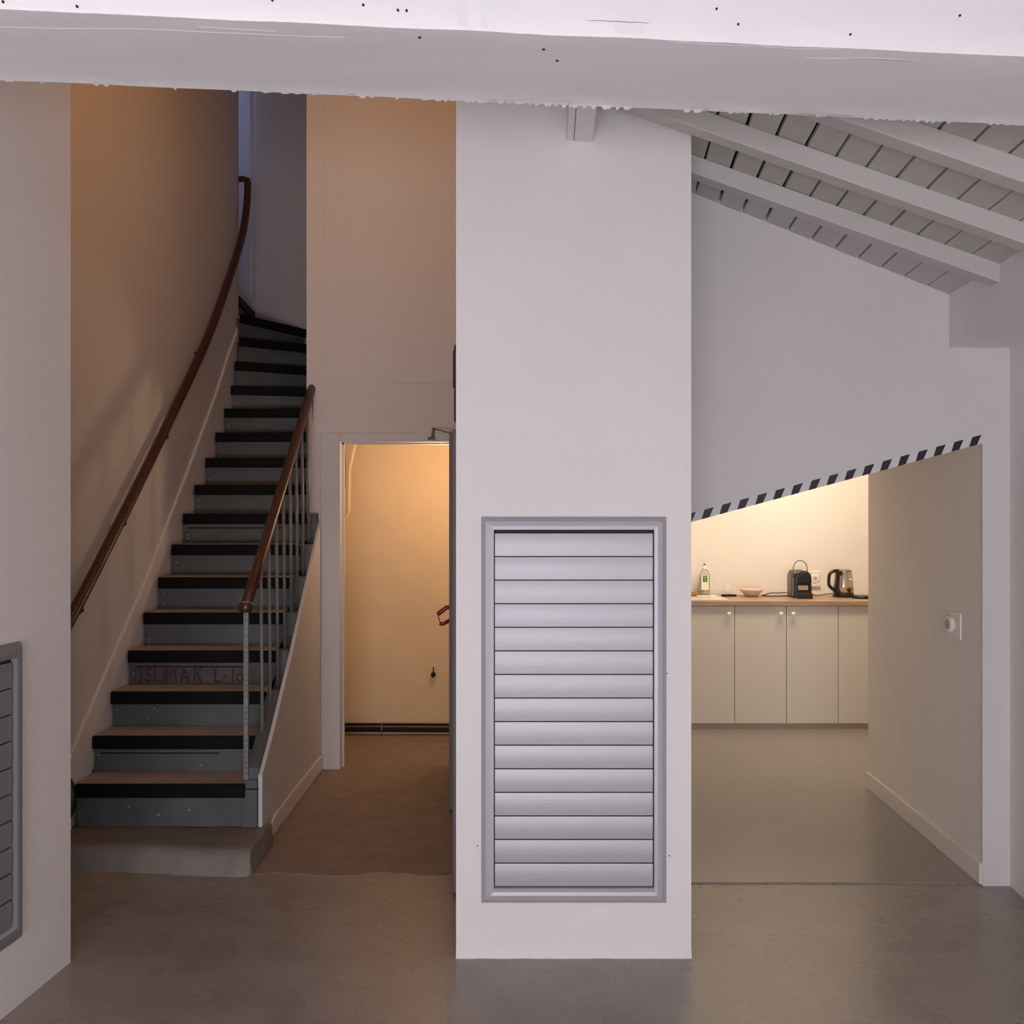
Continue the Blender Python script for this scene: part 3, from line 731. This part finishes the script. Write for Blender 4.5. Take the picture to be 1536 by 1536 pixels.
obj('lower_body', MB().box(mx-.045, mx+.075, my-.085, my-.015, CT, CT+.115), 'black', cm, bevel=.008)
obj('capsule_bin', MB().box(mx-.030, mx+.045, my-.090, my-.084, CT+.062, CT+.100), 'chrome', cm, bevel=.003)
obj('drip_tray', MB().box(mx-.045, mx+.073, my-.125, my-.085, CT, CT+.045), 'black', cm, bevel=.008)
ha = [(mx-.052, my-.03, CT+.155)]+[(mx+.002-.052*math.cos(t*PI/12), my-.03, CT+.225+.060*math.sin(t*PI/12)) for t in range(13)]+[(mx+.056, my-.03, CT+.155)]
obj('carry_handle', MB().tube(ha, .0042, 8), 'greyp', cm)
# sockets
ws = root('wall_socket', (2.385, 8.08, 1.07), 0, 'double white wall socket between coffee machine and kettle', 'socket')
obj('plate', MB().box(2.340, 2.432, 8.070, 8.08, 1.000, 1.132), 'white', ws, bevel=.004)
obj('socket_ring', MB().lathe([(.030, -.016), (.036, -.012), (.036, -.008)], (2.388, 8.08, 1.075), 28, 'y'), 'white', ws)
obj('socket_well', MB().lathe([(.013, -.0175), (.013, -.016)], (2.388, 8.08, 1.077), 20, 'y'), 'cabin', ws)
obj('ledge', MB().box(2.342, 2.430, 8.060, 8.07, 1.008, 1.018), 'cabin', ws)
# kettle
kx, ky = 2.545, 7.86
ke = root('kettle', (kx, ky, CT), 0, 'brushed steel electric kettle with black handle and base', 'kettle')
obj('kettle_base', MB().lathe([(.080, 0), (.080, .012), (.074, .030), (.074, .034)], (kx, ky, CT+.0005), 32), 'black', ke)
obj('kettle_body', MB().lathe([(.074, .034), (.073, .09), (.066, .16), (.060, .195), (.058, .200)], (kx, ky, CT), 36), 'chrome', ke)
obj('kettle_lid', MB().lathe([(.060, .198), (.056, .208), (.030, .212), (.001, .213)], (kx, ky, CT), 30), 'greyp', ke)
obj('back_band', MB().hexa([(kx-.080, ky-.040, CT+.03), (kx-.035, ky-.066, CT+.03), (kx-.030, ky+.02, CT+.03), (kx-.078, ky+.02, CT+.03)], [(kx-.062, ky-.03, CT+.203), (kx-.024, ky-.058, CT+.203), (kx-.022, ky+.02, CT+.203), (kx-.060, ky+.02, CT+.203)]), 'black', ke, bevel=.004)
hp = catmull([(kx-.04, ky-.02, CT+.203), (kx-.085, ky-.03, CT+.200), (kx-.118, ky-.035, CT+.175), (kx-.124, ky-.035, CT+.12), (kx-.120, ky-.035, CT+.09), (kx-.095, ky-.03, CT+.065), (kx-.07, ky-.02, CT+.055)], 5)
obj('kettle_handle', MB().tube(hp, .0125, 10), 'black', ke)
obj('water_gauge', MB().box(kx+.020, kx+.040, ky-.0715, ky-.066, CT+.135, CT+.145), 'white', ke)
tv = root('round_stand', (2.63, 7.74, CT), 0, 'flat black round stand lying in front of the kettle', 'stand')
obj('disc', MB().lathe([(.062, 0), (.070, .004), (.068, .018), (.050, .022), (.001, .022)], (2.64, 7.735, CT+.0005), 28), 'black', tv)
obj('lead', MB().tube([(2.70, 7.75, CT+.014), (2.72, 7.78, CT+.012), (2.735, 7.80, CT+.004)], .005, 8), 'black', tv)
jr = root('jar', (2.815, 7.90, CT), 0, 'cream jar with pink lid at the right end of the counter', 'jar')
obj('jar_body', MB().lathe([(.040, .016), (.050, .03), (.052, .06), (.040, .085)], (2.815, 7.90, CT), 24), 'cream', jr)
obj('jar_lid', MB().lathe([(.036, .085), (.034, .105), (.018, .125), (.001, .128)], (2.815, 7.90, CT), 20), 'pink', jr)
obj('jar_base', MB().lathe([(.050, 0), (.054, .006), (.046, .016)], (2.815, 7.90, CT+.0005), 24), 'black', jr)
c1 = catmull([(2.12, 7.90, CT+.03), (2.06, 7.90, CT+.028), (2.0, 7.92, CT+.025), (1.95, 7.93, CT+.008), (1.935, 7.92, CT+.006), (1.97, 7.87, CT+.006), (2.04, 7.86, CT+.006), (2.13, 7.88, CT+.008)], 6)
tag(obj('power_cable', MB().tube(c1, .0042, 6), 'black'), 'looped black cable lying left of the coffee machine', 'cable')
c2 = catmull([(2.27, 7.90, CT+.04), (2.30, 7.92, CT+.02), (2.34, 7.93, CT+.010), (2.38, 7.93, CT+.006), (2.43, 7.92, CT+.018), (2.475, 7.90, CT+.022)], 6)
r2 = root('kettle_cable', (2.36, 7.92, CT), 0, 'black cable and plug between coffee machine and kettle', 'cable')
obj('cord', MB().tube(c2, .0036, 6), 'black', r2)
obj('plug', MB().tube([(2.27, 7.93, CT+.040), (2.30, 7.93, CT+.026), (2.325, 7.93, CT+.012)], [.014, .015, .006], 10), 'black', r2)

# dimmer on the niche wall
ny = 4.655; nx = 2.013+(ny-4.41)*(2.06-2.013)/(5.92-4.41)
sw = root('wall_socket', (nx, ny, 1.085), 0, 'white wall socket on the side wall of the kitchen opening', 'socket')
obj('plate', MB().box(nx-.009, nx-.0005, ny-.058, ny+.058, 1.025, 1.145), 'white', sw, bevel=.003)
obj('socket_ring', MB().lathe([(.034, 0), (.038, -.008), (.036, -.024), (.030, -.026)], (nx-.009, ny+.018, 1.088), 28, 'x'), 'greyp' if False else 'white', sw)
obj('socket_well', MB().lathe([(.024, -.0265), (.024, -.0255)], (nx-.009, ny+.018, 1.088), 24, 'x'), 'cabin', sw)
